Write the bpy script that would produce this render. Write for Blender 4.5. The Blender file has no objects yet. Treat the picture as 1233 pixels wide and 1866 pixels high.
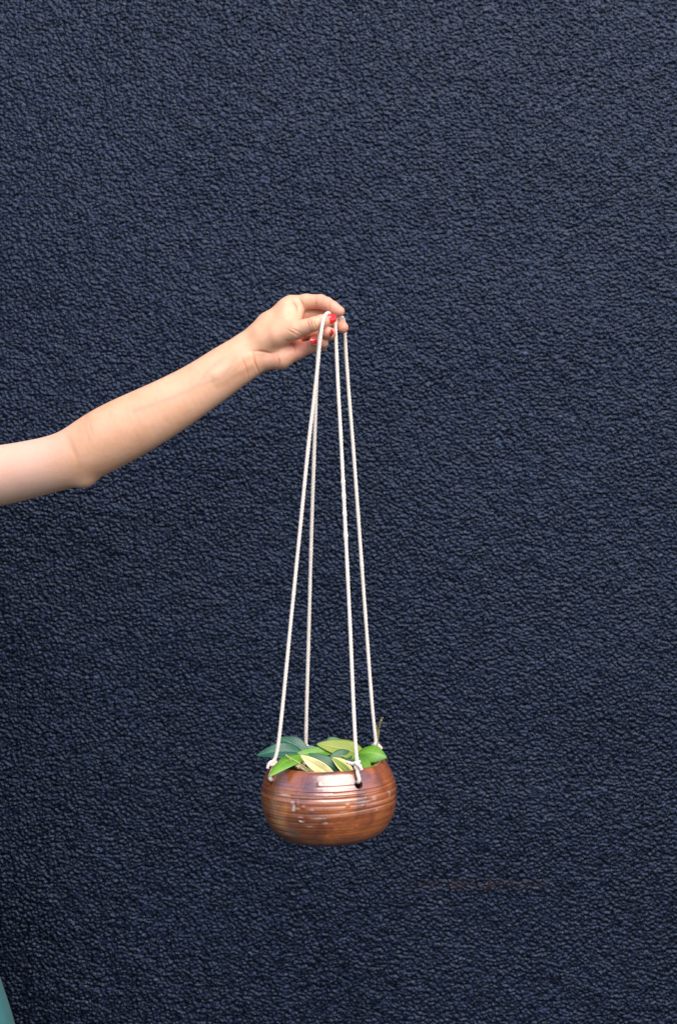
import bpy, bmesh, math, random
import numpy as np
from mathutils import Vector, Matrix

random.seed(7)
RNG = np.random.default_rng(11)
scene = bpy.context.scene
COL = scene.collection

# ------------------------------------------------------------------ camera
S = 0.000653            # metres per photo pixel in the plane of the hand (y = 0)
CAM_D = 1.674
CAM_Z = 1.25
cam_data = bpy.data.cameras.new('camera')
cam = bpy.data.objects.new('camera', cam_data)
COL.objects.link(cam)
cam.location = (0, -CAM_D, CAM_Z)
cam.rotation_euler = (math.radians(90), 0, 0)
cam_data.sensor_fit = 'VERTICAL'
cam_data.sensor_height = 36
cam_data.lens = 18 / (933 * S / CAM_D)
cam_data.clip_start = 0.05
cam_data.clip_end = 400
cam_data.dof.use_dof = True
cam_data.dof.focus_distance = CAM_D - 0.03
cam_data.dof.aperture_fstop = 9.0
scene.camera = cam

# ------------------------------------------------------------------ light
SUN_EL, SUN_AZ = math.radians(47), math.radians(20)      # azimuth: to the right of the camera's back
world = bpy.data.worlds.new('World')
scene.world = world
world.use_nodes = True
wn = world.node_tree
bg = wn.nodes['Background']
sky = wn.nodes.new('ShaderNodeTexSky')
sky.sky_type = 'NISHITA'
sky.sun_disc = False
sky.ozone_density = 6.0
sky.dust_density = 0.3
sky.sun_elevation = SUN_EL
sky.sun_rotation = math.pi - SUN_AZ
wn.links.new(sky.outputs[0], bg.inputs[0])
bg.inputs[1].default_value = 0.12
sun_data = bpy.data.lights.new('sun', 'SUN')
sun = bpy.data.objects.new('sun', sun_data)
COL.objects.link(sun)
sun_data.energy = 2.4
sun_data.angle = math.radians(60)
sun_data.color = (1.0, 0.865, 0.74)
sdir = Vector((math.sin(SUN_AZ) * math.cos(SUN_EL), -math.cos(SUN_AZ) * math.cos(SUN_EL), math.sin(SUN_EL)))
sun.location = sdir * 20
sun.rotation_euler = sdir.to_track_quat('Z', 'Y').to_euler()

vs = scene.view_settings
vs.view_transform = 'Standard'
vs.look = 'None'
vs.gamma = 1
vs.use_curve_mapping = False
vs.exposure = 1.16


# ------------------------------------------------------------------ helpers
def P(px, py, y=0.0):
    """world point that stands at depth y (metres) and is seen at photo pixel px, py"""
    k = (CAM_D + y) / CAM_D * S
    return np.array([(px - 616.5) * k, y, CAM_Z + (933 - py) * k])


def obj(name, mesh, mat=None, parent=None):
    o = bpy.data.objects.new(name, mesh)
    COL.objects.link(o)
    if mat is not None:
        mesh.materials.append(mat)
    if parent is not None:
        o.parent = parent
    return o


def empty(name, loc=(0, 0, 0)):
    o = bpy.data.objects.new(name, None)
    o.location = loc
    o.empty_display_size = 0.05
    COL.objects.link(o)
    return o


def tag(o, label=None, cat=None, group=None, kind=None):
    if label: o['label'] = label
    if cat: o['category'] = cat
    if group: o['group'] = group
    if kind: o['kind'] = kind
    return o


def np_mesh(name, verts, quads, smooth=True):
    me = bpy.data.meshes.new(name)
    verts = np.asarray(verts, dtype=np.float32)
    quads = np.asarray(quads, dtype=np.int32)
    n = quads.shape[1]
    me.vertices.add(len(verts))
    me.vertices.foreach_set('co', verts.ravel())
    me.loops.add(quads.size)
    me.loops.foreach_set('vertex_index', quads.ravel())
    me.polygons.add(len(quads))
    me.polygons.foreach_set('loop_start', np.arange(0, quads.size, n, dtype=np.int32))
    me.polygons.foreach_set('loop_total', np.full(len(quads), n, dtype=np.int32))
    me.polygons.foreach_set('use_smooth', np.full(len(quads), smooth, dtype=bool))
    me.update(calc_edges=True)
    me.validate()
    return me


def attr(me, name, values):
    a = me.attributes.new(name, 'FLOAT', 'POINT')
    a.data.foreach_set('value', np.asarray(values, dtype=np.float32))


# ---- node helpers
class Mat:
    def __init__(self, name):
        self.m = bpy.data.materials.new(name)
        self.m.use_nodes = True
        self.t = self.m.node_tree
        self.b = self.t.nodes['Principled BSDF']

    def n(self, typ, **kw):
        nd = self.t.nodes.new(typ)
        for k, v in kw.items():
            setattr(nd, k, v)
        return nd

    def l(self, a, b):
        self.t.links.new(a, b)

    def set(self, **kw):
        for k, v in kw.items():
            self.b.inputs[k.replace('_', ' ')].default_value = v

    def coord(self, which='Object', scale=(1, 1, 1)):
        c = self.n('ShaderNodeTexCoord')
        mp = self.n('ShaderNodeMapping')
        mp.inputs['Scale'].default_value = scale
        self.l(c.outputs[which], mp.inputs[0])
        return mp.outputs[0]

    def noise(self, vec, scale, detail=3, rough=0.5, dist=0.0):
        nd = self.n('ShaderNodeTexNoise')
        nd.inputs['Scale'].default_value = scale
        nd.inputs['Detail'].default_value = detail
        nd.inputs['Roughness'].default_value = rough
        nd.inputs['Distortion'].default_value = dist
        self.l(vec, nd.inputs['Vector'])
        return nd.outputs[0]

    def ramp(self, fac, stops, interp='LINEAR'):
        r = self.n('ShaderNodeValToRGB')
        cr = r.color_ramp
        cr.interpolation = interp
        while len(cr.elements) < len(stops):
            cr.elements.new(0.5)
        for e, (p, c) in zip(cr.elements, stops):
            e.position = p
            e.color = tuple(c) + (1,) if len(c) == 3 else c
        self.l(fac, r.inputs[0])
        return r.outputs[0]

    def mix(self, fac, a, b, blend='MIX'):
        x = self.n('ShaderNodeMix', data_type='RGBA', blend_type=blend)
        for sock, v in ((x.inputs[0], fac), (x.inputs[6], a), (x.inputs[7], b)):
            if hasattr(v, 'links'):
                self.l(v, sock)
            elif isinstance(v, (int, float)):
                sock.default_value = v
            else:
                sock.default_value = tuple(v) + (1,)
        return x.outputs[2]

    def math(self, op, a, b=0.0, c=0.0, clamp=False):
        x = self.n('ShaderNodeMath', operation=op, use_clamp=clamp)
        for i, v in enumerate((a, b, c)):
            if hasattr(v, 'links'):
                self.l(v, x.inputs[i])
            else:
                x.inputs[i].default_value = v
        return x.outputs[0]

    def attr(self, name):
        a = self.n('ShaderNodeAttribute', attribute_name=name)
        return a.outputs['Fac']

    def bump(self, h, dist, strength=1.0, prev=None):
        b = self.n('ShaderNodeBump')
        b.inputs['Strength'].default_value = strength
        b.inputs['Distance'].default_value = dist
        self.l(h, b.inputs['Height'])
        if prev is not None:
            self.l(prev, b.inputs['Normal'])
        return b.outputs[0]


# ------------------------------------------------------------------ materials
def mat_wall():
    m = Mat('wall_paint')
    v = m.coord('Object')
    n1 = m.noise(v, 3.0, 4, 0.55)
    n2 = m.noise(v, 260, 3, 0.6)
    col = m.ramp(n1, [(0.3, (0.0013, 0.0023, 0.0056)), (0.7, (0.0018, 0.0032, 0.0080))])
    # every grain took the paint a little differently
    edge = m.attr('edge')
    vor = m.n('ShaderNodeTexVoronoi')
    vor.inputs['Scale'].default_value = 1 / 0.0052
    m.l(m.coord('Object', (0.9, 0.9, 1.05)), vor.inputs['Vector'])
    vs3 = m.n('ShaderNodeSeparateXYZ')
    m.l(vor.outputs['Color'], vs3.inputs[0])
    mx = m.n('ShaderNodeMix', data_type='FLOAT')
    m.l(edge, mx.inputs[0]); m.l(m.attr('tone'), mx.inputs[2]); m.l(vs3.outputs[0], mx.inputs[3])
    tone = mx.outputs[0]
    col = m.mix(1.0, col, m.ramp(tone, [(0.0, (0.45, 0.5, 0.5)), (0.55, (1.1, 1.1, 1.1)), (0.85, (2.6, 2.6, 2.6)), (0.93, (5, 4.6, 4.4)), (1.0, (12, 9.5, 8.0))]), 'MULTIPLY')
    # faint rust run below and right of the planter
    sx = m.n('ShaderNodeSeparateXYZ')
    m.l(v, sx.inputs[0])
    k = (CAM_D + 0.45) / CAM_D * S
    cx, cz = (868 - 616.5) * k, CAM_Z + (933 - 1612) * k
    dx = m.math('DIVIDE', m.math('SUBTRACT', sx.outputs[0], cx), 0.14)
    dz = m.math('DIVIDE', m.math('SUBTRACT', sx.outputs[2], cz), 0.011)
    d = m.math('ADD', m.math('MULTIPLY', dx, dx), m.math('MULTIPLY', dz, dz))
    fall = m.math('SUBTRACT', 1.0, d, clamp=True)
    stain = m.math('MULTIPLY', fall, m.math('MULTIPLY', m.math('SUBTRACT', m.noise(v, 60, 3), 0.38), 3.0, clamp=True), clamp=True)
    col = m.mix(m.math('MULTIPLY', stain, 0.28), col, (0.075, 0.028, 0.010))
    m.l(col, m.b.inputs['Base Color'])
    hsh = m.math('FRACT', m.math('MULTIPLY', tone, 7.31))
    m.l(m.ramp(hsh, [(0.0, (0.22,) * 3), (1.0, (0.48,) * 3)]), m.b.inputs['Roughness'])
    m.l(m.ramp(m.math('FRACT', m.math('MULTIPLY', tone, 13.7)), [(0.0, (0.14,) * 3), (1.0, (0.60,) * 3)]), m.b.inputs['Specular IOR Level'])
    m.set(Specular_IOR_Level=0.42)
    m.b.inputs['Specular Tint'].default_value = (0.58, 0.72, 1.0, 1)
    bn = m.n('ShaderNodeBump')
    bn.inputs['Distance'].default_value = 0.0020
    m.l(edge, bn.inputs['Strength'])
    m.l(m.math('SUBTRACT', 1.0, m.math('MULTIPLY', vor.outputs['Distance'], m.math('MULTIPLY', vor.outputs['Distance'], 1.6))), bn.inputs['Height'])
    m.l(m.bump(m.noise(v, 420, 3, 0.6), 0.0009, 0.9, bn.outputs[0]), m.b.inputs['Normal'])
    return m.m


def mat_ground():
    m = Mat('paving')
    v = m.coord('Object')
    col = m.ramp(m.noise(v, 2.2, 6, 0.6), [(0.3, (0.036, 0.030, 0.024)), (0.7, (0.062, 0.052, 0.042))])
    m.l(col, m.b.inputs['Base Color'])
    m.set(Roughness=0.9)
    m.l(m.bump(m.noise(v, 120, 4), 0.003), m.b.inputs['Normal'])
    return m.m


def mat_skin():
    m = Mat('skin')
    v = m.coord('Object')
    n1 = m.noise(v, 38, 4, 0.55)
    n2 = m.noise(v, 160, 3, 0.6)
    col = m.ramp(n1, [(0.3, (0.70, 0.365, 0.205)), (0.7, (0.78, 0.435, 0.265))])
    col = m.mix(m.math('MULTIPLY', m.ramp(n2, [(0.45, (0,) * 3), (0.75, (1,) * 3)]), 0.16), col, (0.62, 0.30, 0.19))
    col = m.mix(m.attr('flush_shade'), col, (0.72, 0.27, 0.20))
    col = m.mix(m.attr('pale'), col, (0.84, 0.50, 0.365))
    col = m.mix(m.math('MULTIPLY', m.attr('vein'), 0.46), col, (0.46, 0.29, 0.20))
    col = m.mix(m.math('MULTIPLY', m.attr('crease'), 0.75), col, (0.55, 0.19, 0.10))  # shade in the skin folds, painted as a darker tint
    m.l(col, m.b.inputs['Base Color'])
    m.set(Roughness=0.46, Specular_IOR_Level=0.42, Subsurface_Weight=0.30, Subsurface_Scale=0.006)
    m.b.inputs['Subsurface Radius'].default_value = (1.0, 0.36, 0.18)
    vo = m.n('ShaderNodeTexVoronoi', feature='DISTANCE_TO_EDGE')
    vo.inputs['Scale'].default_value = 750
    m.l(v, vo.inputs['Vector'])
    b1 = m.bump(vo.outputs['Distance'], 0.0003, 0.35)
    m.l(m.bump(n2, 0.0006, 0.5, b1), m.b.inputs['Normal'])
    return m.m


def mat_plain(name, col, rough=0.5, spec=0.5, var=0.12, scale=80, bump=0.0, coat=0.0):
    m = Mat(name)
    v = m.coord('Object')
    n = m.noise(v, scale, 3)
    lo = tuple(c * (1 - var) for c in col)
    hi = tuple(min(1, c * (1 + var)) for c in col)
    m.l(m.ramp(n, [(0.3, lo), (0.7, hi)]), m.b.inputs['Base Color'])
    m.set(Roughness=rough, Specular_IOR_Level=spec, Coat_Weight=coat)
    if bump:
        m.l(m.bump(m.noise(v, scale * 4, 3), bump), m.b.inputs['Normal'])
    return m.m


def mat_cloth():
    m = Mat('teal_cotton')
    v = m.coord('Object')
    col = m.ramp(m.noise(v, 14, 4), [(0.3, (0.020, 0.105, 0.100)), (0.7, (0.032, 0.145, 0.138))])
    m.l(col, m.b.inputs['Base Color'])
    m.set(Roughness=0.85, Sheen_Weight=0.05)
    w = m.n('ShaderNodeTexWave')
    w.inputs['Scale'].default_value = 400
    m.l(v, w.inputs['Vector'])
    m.l(m.bump(w.outputs[1], 0.0003, 0.3), m.b.inputs['Normal'])
    return m.m


def mat_rope():
    m = Mat('cotton_cord')
    v = m.coord('Object')
    col = m.ramp(m.noise(v, 300, 4, 0.6), [(0.3, (0.74, 0.60, 0.48)), (0.7, (0.86, 0.74, 0.63))])
    m.l(col, m.b.inputs['Base Color'])
    m.set(Roughness=0.9, Specular_IOR_Level=0.2, Sheen_Weight=0.2)
    m.l(m.bump(m.noise(v, 1800, 3, 0.6), 0.0006, 0.7), m.b.inputs['Normal'])
    return m.m


def mat_glaze():
    m = Mat('brown_glaze')
    v = m.coord('Object')
    vs_ = m.coord('Object', (10, 10, 230))            # throwing streaks
    streak = m.noise(vs_, 1.0, 5, 0.65, 0.4)
    blot = m.noise(v, 26, 5, 0.6, 0.6)
    fine = m.noise(v, 420, 3, 0.6)
    base = m.ramp(blot, [(0.30, (0.11, 0.026, 0.007)), (0.44, (0.22, 0.052, 0.010)), (0.56, (0.33, 0.085, 0.016)), (0.72, (0.46, 0.145, 0.030))])
    s2 = m.ramp(streak, [(0.30, (0.45, 0.40, 0.36)), (0.52, (1.0, 1.0, 1.0)), (0.75, (1.35, 1.28, 1.15))])
    col = m.mix(0.5, base, s2, 'MULTIPLY')
    speck = m.ramp(fine, [(0.62, (0,) * 3), (0.74, (1,) * 3)])
    col = m.mix(m.math('MULTIPLY', speck, 0.45), col, (0.07, 0.025, 0.012))
    milky = m.ramp(m.noise(vs_, 1.7, 3, 0.6), [(0.66, (0,) * 3), (0.76, (1,) * 3)])
    col = m.mix(m.math('MULTIPLY', milky, 0.3), col, (0.50, 0.30, 0.18))
    col = m.mix(m.math('MULTIPLY', m.attr('milk_glint'), m.ramp(m.noise(v, 330, 3), [(0.3, (0.35,) * 3), (0.6, (1,) * 3)]), clamp=True), col, (0.80, 0.66, 0.56))  # pale glaze runs together with painted glints
    m.l(col, m.b.inputs['Base Color'])
    m.l(m.ramp(m.noise(v, 60, 4, 0.6), [(0.3, (0.20,) * 3), (0.7, (0.42,) * 3)]), m.b.inputs['Roughness'])
    m.set(Specular_IOR_Level=0.6, Coat_Weight=1.0, Coat_Roughness=0.26, Coat_IOR=2.0)
    b = m.bump(streak, 0.0010, 0.12)
    b = m.bump(m.noise(v, 150, 2, 0.5), 0.0010, 0.22, b)
    m.l(b, m.b.inputs['Normal'])
    m.l(b, m.b.inputs['Coat Normal'])
    return m.m


def mat_leaf(name, c1, c2, rib, cream=None, cream_from=0.5, under=None, rough=0.38, spots=0.0):
    m = Mat(name)
    uv = m.n('ShaderNodeUVMap')
    sp = m.n('ShaderNodeSeparateXYZ')
    m.l(uv.outputs[0], sp.inputs[0])
    v = m.coord('Object')
    au = m.math('ABSOLUTE', m.math('SUBTRACT', m.math('MULTIPLY', sp.outputs[0], 2.0), 1.0))
    col = m.ramp(m.noise(v, 70, 4), [(0.3, c1), (0.7, c2)])
    # side veins slanting away from the midrib
    w = m.math('SINE', m.math('MULTIPLY', m.math('SUBTRACT', sp.outputs[1], m.math('MULTIPLY', au, 0.22)), 62.0))
    col = m.mix(m.math('MULTIPLY', m.math('POWER', m.math('MAXIMUM', w, 0.0), 6.0), 0.05), col, rib)
    ribm = m.math('SUBTRACT', 1.0, m.math('MULTIPLY', au, 11.0), clamp=True)
    col = m.mix(m.math('MULTIPLY', ribm, 0.7), col, rib)
    if cream is not None:
        ed = m.math('ADD', au, m.math('MULTIPLY', m.math('SUBTRACT', m.noise(v, 90, 3), 0.5), 0.45))
        msk = m.ramp(ed, [(max(0, cream_from - 0.06), (0,) * 3), (cream_from + 0.06, (1,) * 3)])
        col = m.mix(msk, col, cream)
    if spots:
        sm = m.ramp(m.noise(v, 520, 2), [(0.70, (0,) * 3), (0.76, (1,) * 3)])
        col = m.mix(m.math('MULTIPLY', sm, spots), col, (0.42, 0.50, 0.42))
    m.l(col, m.b.inputs['Base Color'])
    m.set(Roughness=rough, Specular_IOR_Level=0.45)
    b = m.bump(m.math('MULTIPLY', w, -1.0), 0.0003, 0.10)
    m.l(m.bump(m.noise(v, 260, 3), 0.0005, 0.4, b), m.b.inputs['Normal'])
    return m.m


M = dict(
    wall=mat_wall(), ground=mat_ground(), skin=mat_skin(), cloth=mat_cloth(), rope=mat_rope(), glaze=mat_glaze(),
    nail=mat_plain('red_nail_polish', (0.68, 0.020, 0.012), 0.16, 0.6, 0.05, coat=0.6),
    hair=mat_plain('brown_hair', (0.045, 0.024, 0.014), 0.45, 0.5, 0.3, 300, 0.002),
    eye=mat_plain('eye_white', (0.75, 0.73, 0.70), 0.15, 0.5, 0.02),
    iris=mat_plain('iris_brown', (0.05, 0.025, 0.012), 0.1, 0.5, 0.2),
    soil=mat_plain('dark_soil', (0.022, 0.015, 0.010), 0.95, 0.2, 0.5, 220, 0.004),
    stem=mat_plain('leaf_stalk', (0.24, 0.22, 0.06), 0.5, 0.4, 0.3, 160, 0.0006),
    tendril=mat_plain('tendril_olive', (0.22, 0.19, 0.045), 0.5, 0.4, 0.35, 160, 0.0006),
    dry=mat_plain('dry_stub', (0.50, 0.36, 0.20), 0.7, 0.3, 0.3, 200, 0.0008),
)
ML = dict(
    teal=mat_leaf('leaf_blue_green', (0.014, 0.075, 0.042), (0.025, 0.105, 0.058), (0.10, 0.24, 0.13), spots=0.5),
    deep=mat_leaf('leaf_deep_green', (0.020, 0.080, 0.034), (0.035, 0.125, 0.050), (0.08, 0.20, 0.08)),
    bright=mat_leaf('leaf_bright_green', (0.075, 0.21, 0.014), (0.13, 0.30, 0.022), (0.24, 0.44, 0.08)),
    mid=mat_leaf('leaf_mid_green', (0.070, 0.19, 0.020), (0.12, 0.27, 0.030), (0.20, 0.34, 0.07)),
    olive=mat_leaf('leaf_olive', (0.15, 0.20, 0.008), (0.22, 0.26, 0.012), (0.32, 0.38, 0.06)),
    grey=mat_leaf('leaf_grey_green', (0.12, 0.20, 0.17), (0.20, 0.29, 0.25), (0.28, 0.36, 0.30), rough=0.3),
    cream=mat_leaf('leaf_cream', (0.66, 0.55, 0.20), (0.80, 0.70, 0.34), (0.62, 0.58, 0.20)),
    varieg=mat_leaf('leaf_cream_edged', (0.13, 0.22, 0.02), (0.20, 0.29, 0.035), (0.30, 0.36, 0.06), (0.74, 0.62, 0.22), 0.55),
)


# ------------------------------------------------------------------ rough rendered wall
def build_wall():
    y0 = 0.45
    step = 0.00128
    hw, zlo, zhi = 0.565, 0.40, 2.10
    nx, nz = int(2 * hw / step), int((zhi - zlo) / step)
    xs = np.linspace(-hw, hw, nx)
    zs = np.linspace(zlo, zhi, nz)

    def band(shape, wl, sx=1.0, sz=1.0, bw=0.42):
        f = np.fft.rfft2(RNG.standard_normal(shape))
        fz = np.fft.fftfreq(shape[0], step)[:, None] * sz
        fx = np.fft.rfftfreq(shape[1], step)[None, :] * sx
        fr = np.sqrt(fx * fx + fz * fz) + 1e-9
        f *= np.exp(-0.5 * (np.log(fr * wl) / bw) ** 2)
        g = np.fft.irfft2(f, s=shape)
        return g / g.std()
    # pebbles: rounded grains on a jittered lattice, each with its own size, height and lean
    cx, cz = 0.0042, 0.0037
    gx, gz = int(2 * hw / cx) + 6, int((zhi - zlo) / cz) + 6
    jx = RNG.uniform(-.48, .48, (gz, gx)); jz = RNG.uniform(-.48, .48, (gz, gx))
    gh = RNG.uniform(.35, 1.0, (gz, gx)) ** 1.2; gr = RNG.uniform(.70, 1.12, (gz, gx))
    ga = RNG.normal(-.5, .7, (gz, gx)); ge = RNG.uniform(.0, .45, (gz, gx))
    Xg, Zg = np.meshgrid((xs + hw) / cx + 3, (zs - zlo) / cz + 3)
    ix, iz = np.floor(Xg).astype(int), np.floor(Zg).astype(int)
    h = np.zeros((nz, nx)); tone = np.full((nz, nx), .3); gt = RNG.uniform(0, 1, (gz, gx))
    for dz_ in (-1, 0, 1):
        for dx_ in (-1, 0, 1):
            jz_, jx_ = iz + dz_, ix + dx_
            ex = (Xg - jx_ - .5 - jx[jz_, jx_]) * cx / .0040
            ez = (Zg - jz_ - .5 - jz[jz_, jx_]) * cz / .0040
            ca, sa = np.cos(ga[jz_, jx_]), np.sin(ga[jz_, jx_])
            eu, ev = ex * ca + ez * sa, -ex * sa + ez * ca
            q = ((eu * (1 - ge[jz_, jx_])) ** 2 + (ev * (1 + ge[jz_, jx_])) ** 2) / (.72 * gr[jz_, jx_]) ** 2
            hn = gh[jz_, jx_] * np.maximum(1 - q, 0) ** .8
            tone = np.where(hn > h, gt[jz_, jx_], tone)
            h = np.maximum(h, hn)
    h = h * 0.0033 + band((nz, nx), 0.0036) * 0.00012 + band((nz, nx), 0.05) * 0.00025 + band((nz, nx), 0.35) * 0.0008
    # the trowelled field stands in a wall that runs on to both sides
    ox = np.array([0.04, 0.12, 0.3, 0.6, 1.2, 2.4])
    XS = np.concatenate([-hw - ox[::-1], xs, hw + ox])
    ZL = np.array([-0.05, 0.10, 0.25, 0.36])
    ZH = zhi + np.array([0.05, 0.15, 0.4, 0.9])
    ZS = np.concatenate([ZL, zs, ZH])
    # towards the rim of the modelled field the grains hand over to the material's own relief
    ef = np.minimum(np.minimum(xs + hw, hw - xs)[None, :], np.minimum(zs - zlo, zhi - zs)[:, None])
    ef = 1 - np.clip(ef / 0.03, 0, 1)
    hm = float(h.mean())
    h = h * (1 - ef) + hm * ef
    H = np.full((len(ZS), len(XS)), hm)
    ED = np.ones(H.shape)
    ED[len(ZL):len(ZL) + nz, len(ox):len(ox) + nx] = ef
    H[len(ZL):len(ZL) + nz, len(ox):len(ox) + nx] = h
    TN = np.full(H.shape, .3)
    TN[len(ZL):len(ZL) + nz, len(ox):len(ox) + nx] = tone
    X, Z = np.meshgrid(XS, ZS)
    V = np.stack([X, y0 - H, Z], -1).reshape(-1, 3)
    W = len(XS)
    i = (np.arange(len(ZS) - 1)[:, None] * W + np.arange(W - 1)[None, :]).ravel()
    Q = np.stack([i, i + 1, i + W + 1, i + W], 1)
    n0 = len(V)
    # body of the wall behind the rendered face
    x0, x1, z0, z1 = XS[0], XS[-1], ZS[0], ZS[-1]
    back = np.array([[x0, y0 + .2, z0], [x1, y0 + .2, z0], [x1, y0 + .2, z1], [x0, y0 + .2, z1],
                     [x0, y0, z0], [x1, y0, z0], [x1, y0, z1], [x0, y0, z1]])
    bq = np.array([[0, 3, 2, 1], [4, 0, 1, 5], [7, 6, 2, 3], [4, 7, 3, 0], [5, 1, 2, 6]]) + n0
    me = np_mesh('rendered_wall', np.vstack([V, back]), np.vstack([Q, bq]))
    attr(me, 'edge', np.concatenate([ED.ravel(), np.ones(8)]))
    attr(me, 'tone', np.concatenate([TN.ravel(), np.full(8, .3)]))
    o = obj('rendered_wall', me, M['wall'])
    tag(o, 'dark navy rough pebbly rendered wall behind the arm and planter', 'wall')


build_wall()

gv = []
bm = bmesh.new()
bmesh.ops.create_grid(bm, x_segments=40, y_segments=40, size=60)
gm = bpy.data.meshes.new('ground')
bm.to_mesh(gm)
bm.free()
tag(obj('ground', gm, M['ground']), kind='structure')


# ------------------------------------------------------------------ surface extraction on a rectilinear grid
def surface_nets(F, xs, ys, zs):
    A = F < 0
    any_ = np.zeros(tuple(n - 1 for n in F.shape), bool)
    all_ = np.ones_like(any_)
    for i in (0, 1):
        for j in (0, 1):
            for k in (0, 1):
                c = A[i:A.shape[0] - 1 + i, j:A.shape[1] - 1 + j, k:A.shape[2] - 1 + k]
                any_ |= c
                all_ &= c
    act = any_ & ~all_
    I, J, K = np.nonzero(act)
    idx = np.full(act.shape, -1, np.int32)
    idx[I, J, K] = np.arange(len(I))
    acc = np.zeros((len(I), 3))
    cnt = np.zeros(len(I))
    corners = [(i, j, k) for i in (0, 1) for j in (0, 1) for k in (0, 1)]
    for a in corners:
        for ax in range(3):
            if a[ax]:
                continue
            b = list(a); b[ax] = 1
            fa = F[I + a[0], J + a[1], K + a[2]].astype(np.float64)
            fb = F[I + b[0], J + b[1], K + b[2]].astype(np.float64)
            m = (fa < 0) != (fb < 0)
            t = np.where(m, fa / np.where(m, fa - fb, 1), 0)
            pa = np.stack([xs[I + a[0]], ys[J + a[1]], zs[K + a[2]]], 1)
            pb = np.stack([xs[I + b[0]], ys[J + b[1]], zs[K + b[2]]], 1)
            acc += np.where(m[:, None], pa + (pb - pa) * t[:, None], 0)
            cnt += m
    V = acc / cnt[:, None]
    quads = []
    nx, ny, nz = act.shape
    # x edges
    for ax in range(3):
        if ax == 0:
            a0, a1 = A[:-1, 1:-1, 1:-1], A[1:, 1:-1, 1:-1]
            off = [(0, 0, 0), (0, 1, 0), (0, 1, 1), (0, 0, 1)]
        elif ax == 1:
            a0, a1 = A[1:-1, :-1, 1:-1], A[1:-1, 1:, 1:-1]
            off = [(0, 0, 0), (0, 0, 1), (1, 0, 1), (1, 0, 0)]
        else:
            a0, a1 = A[1:-1, 1:-1, :-1], A[1:-1, 1:-1, 1:]
            off = [(0, 0, 0), (1, 0, 0), (1, 1, 0), (0, 1, 0)]
        ii, jj, kk = np.nonzero(a0 != a1)
        flip = ~a0[ii, jj, kk]
        q = np.stack([idx[ii + o[0], jj + o[1], kk + o[2]] for o in off], 1)
        q[flip] = q[flip][:, ::-1]
        quads.append(q)
    return V, np.vstack(quads)


def relax(V, Q, it=2, lam=0.5):
    E = np.vstack([Q[:, [0, 1]], Q[:, [1, 2]], Q[:, [2, 3]], Q[:, [3, 0]]])
    E = np.vstack([E, E[:, ::-1]])
    deg = np.bincount(E[:, 0], minlength=len(V))
    for _ in range(it):
        s = np.stack([np.bincount(E[:, 0], weights=V[E[:, 1], c], minlength=len(V)) for c in range(3)], 1)
        V = V + lam * (s / deg[:, None] - V)
    return V


def smin(a, b, k):
    h = np.maximum(k - np.abs(a - b), 0) / k
    return np.minimum(a, b) - h * h * k * 0.25


class Field:
    def __init__(self, xs, ys, zs, far=0.08):
        self.xs, self.ys, self.zs = xs, ys, zs
        self.F = np.full((len(xs), len(ys), len(zs)), far, np.float32)

    def window(self, lo, hi):
        r = []
        for c, l, h in zip((self.xs, self.ys, self.zs), lo, hi):
            r.append(slice(max(0, np.searchsorted(c, l) - 1), min(len(c), np.searchsorted(c, h) + 1)))
        return tuple(r)

    def coords(self, w):
        return (self.xs[w[0]][:, None, None], self.ys[w[1]][None, :, None], self.zs[w[2]][None, None, :])

    @staticmethod
    def cone(X, Y, Z, a, b, ra, rb, ky=1.0):
        a = np.array([a[0], a[1] / ky, a[2]]); b = np.array([b[0], b[1] / ky, b[2]])
        d = b - a
        L = max(float(d @ d), 1e-12)
        Yk = Y / ky
        t = np.clip(((X - a[0]) * d[0] + (Yk - a[1]) * d[1] + (Z - a[2]) * d[2]) / L, 0, 1)
        q = np.sqrt((X - a[0] - t * d[0]) ** 2 + (Yk - a[1] - t * d[1]) ** 2 + (Z - a[2] - t * d[2]) ** 2)
        return q - (ra + (rb - ra) * t)

    @staticmethod
    def ell(X, Y, Z, c, r):
        u = np.sqrt(((X - c[0]) / r[0]) ** 2 + ((Y - c[1]) / r[1]) ** 2 + ((Z - c[2]) / r[2]) ** 2)
        return (u - 1) * min(r)

    def add_cone(self, a, b, ra, rb, k=0.004, ky=1.0, cut=False):
        a, b = np.asarray(a, float), np.asarray(b, float)
        R = max(ra, rb) * max(1, ky) + k + 0.012
        w = self.window(np.minimum(a, b) - R, np.maximum(a, b) + R)
        X, Y, Z = self.coords(w)
        d = self.cone(X, Y, Z, a, b, ra, rb, ky)
        self.F[w] = -smin(-self.F[w], d, k) if cut else smin(self.F[w], d, k)

    def add_ell(self, c, r, k=0.01, cut=False):
        R = np.asarray(r) + k + 0.012
        w = self.window(np.asarray(c) - R, np.asarray(c) + R)
        X, Y, Z = self.coords(w)
        d = self.ell(X, Y, Z, c, r)
        self.F[w] = -smin(-self.F[w], d, k) if cut else smin(self.F[w], d, k)


def grid_axis(segs):
    """segs: list of (start, step) closed by (end, None)"""
    out = []
    for (a, st), (b, _) in zip(segs[:-1], segs[1:]):
        n = max(1, int(round((b - a) / st)))
        out.append(np.linspace(a, b, n, endpoint=False))
    out.append(np.array([segs[-1][0]]))
    return np.concatenate(out)


# ------------------------------------------------------------------ the person
BX, BY = -0.765, 0.15          # where the person stands
SHO = np.array([-0.600, 0.125, 1.278])
r_ = lambda px: px * S         # a radius given in photo pixels

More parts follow.
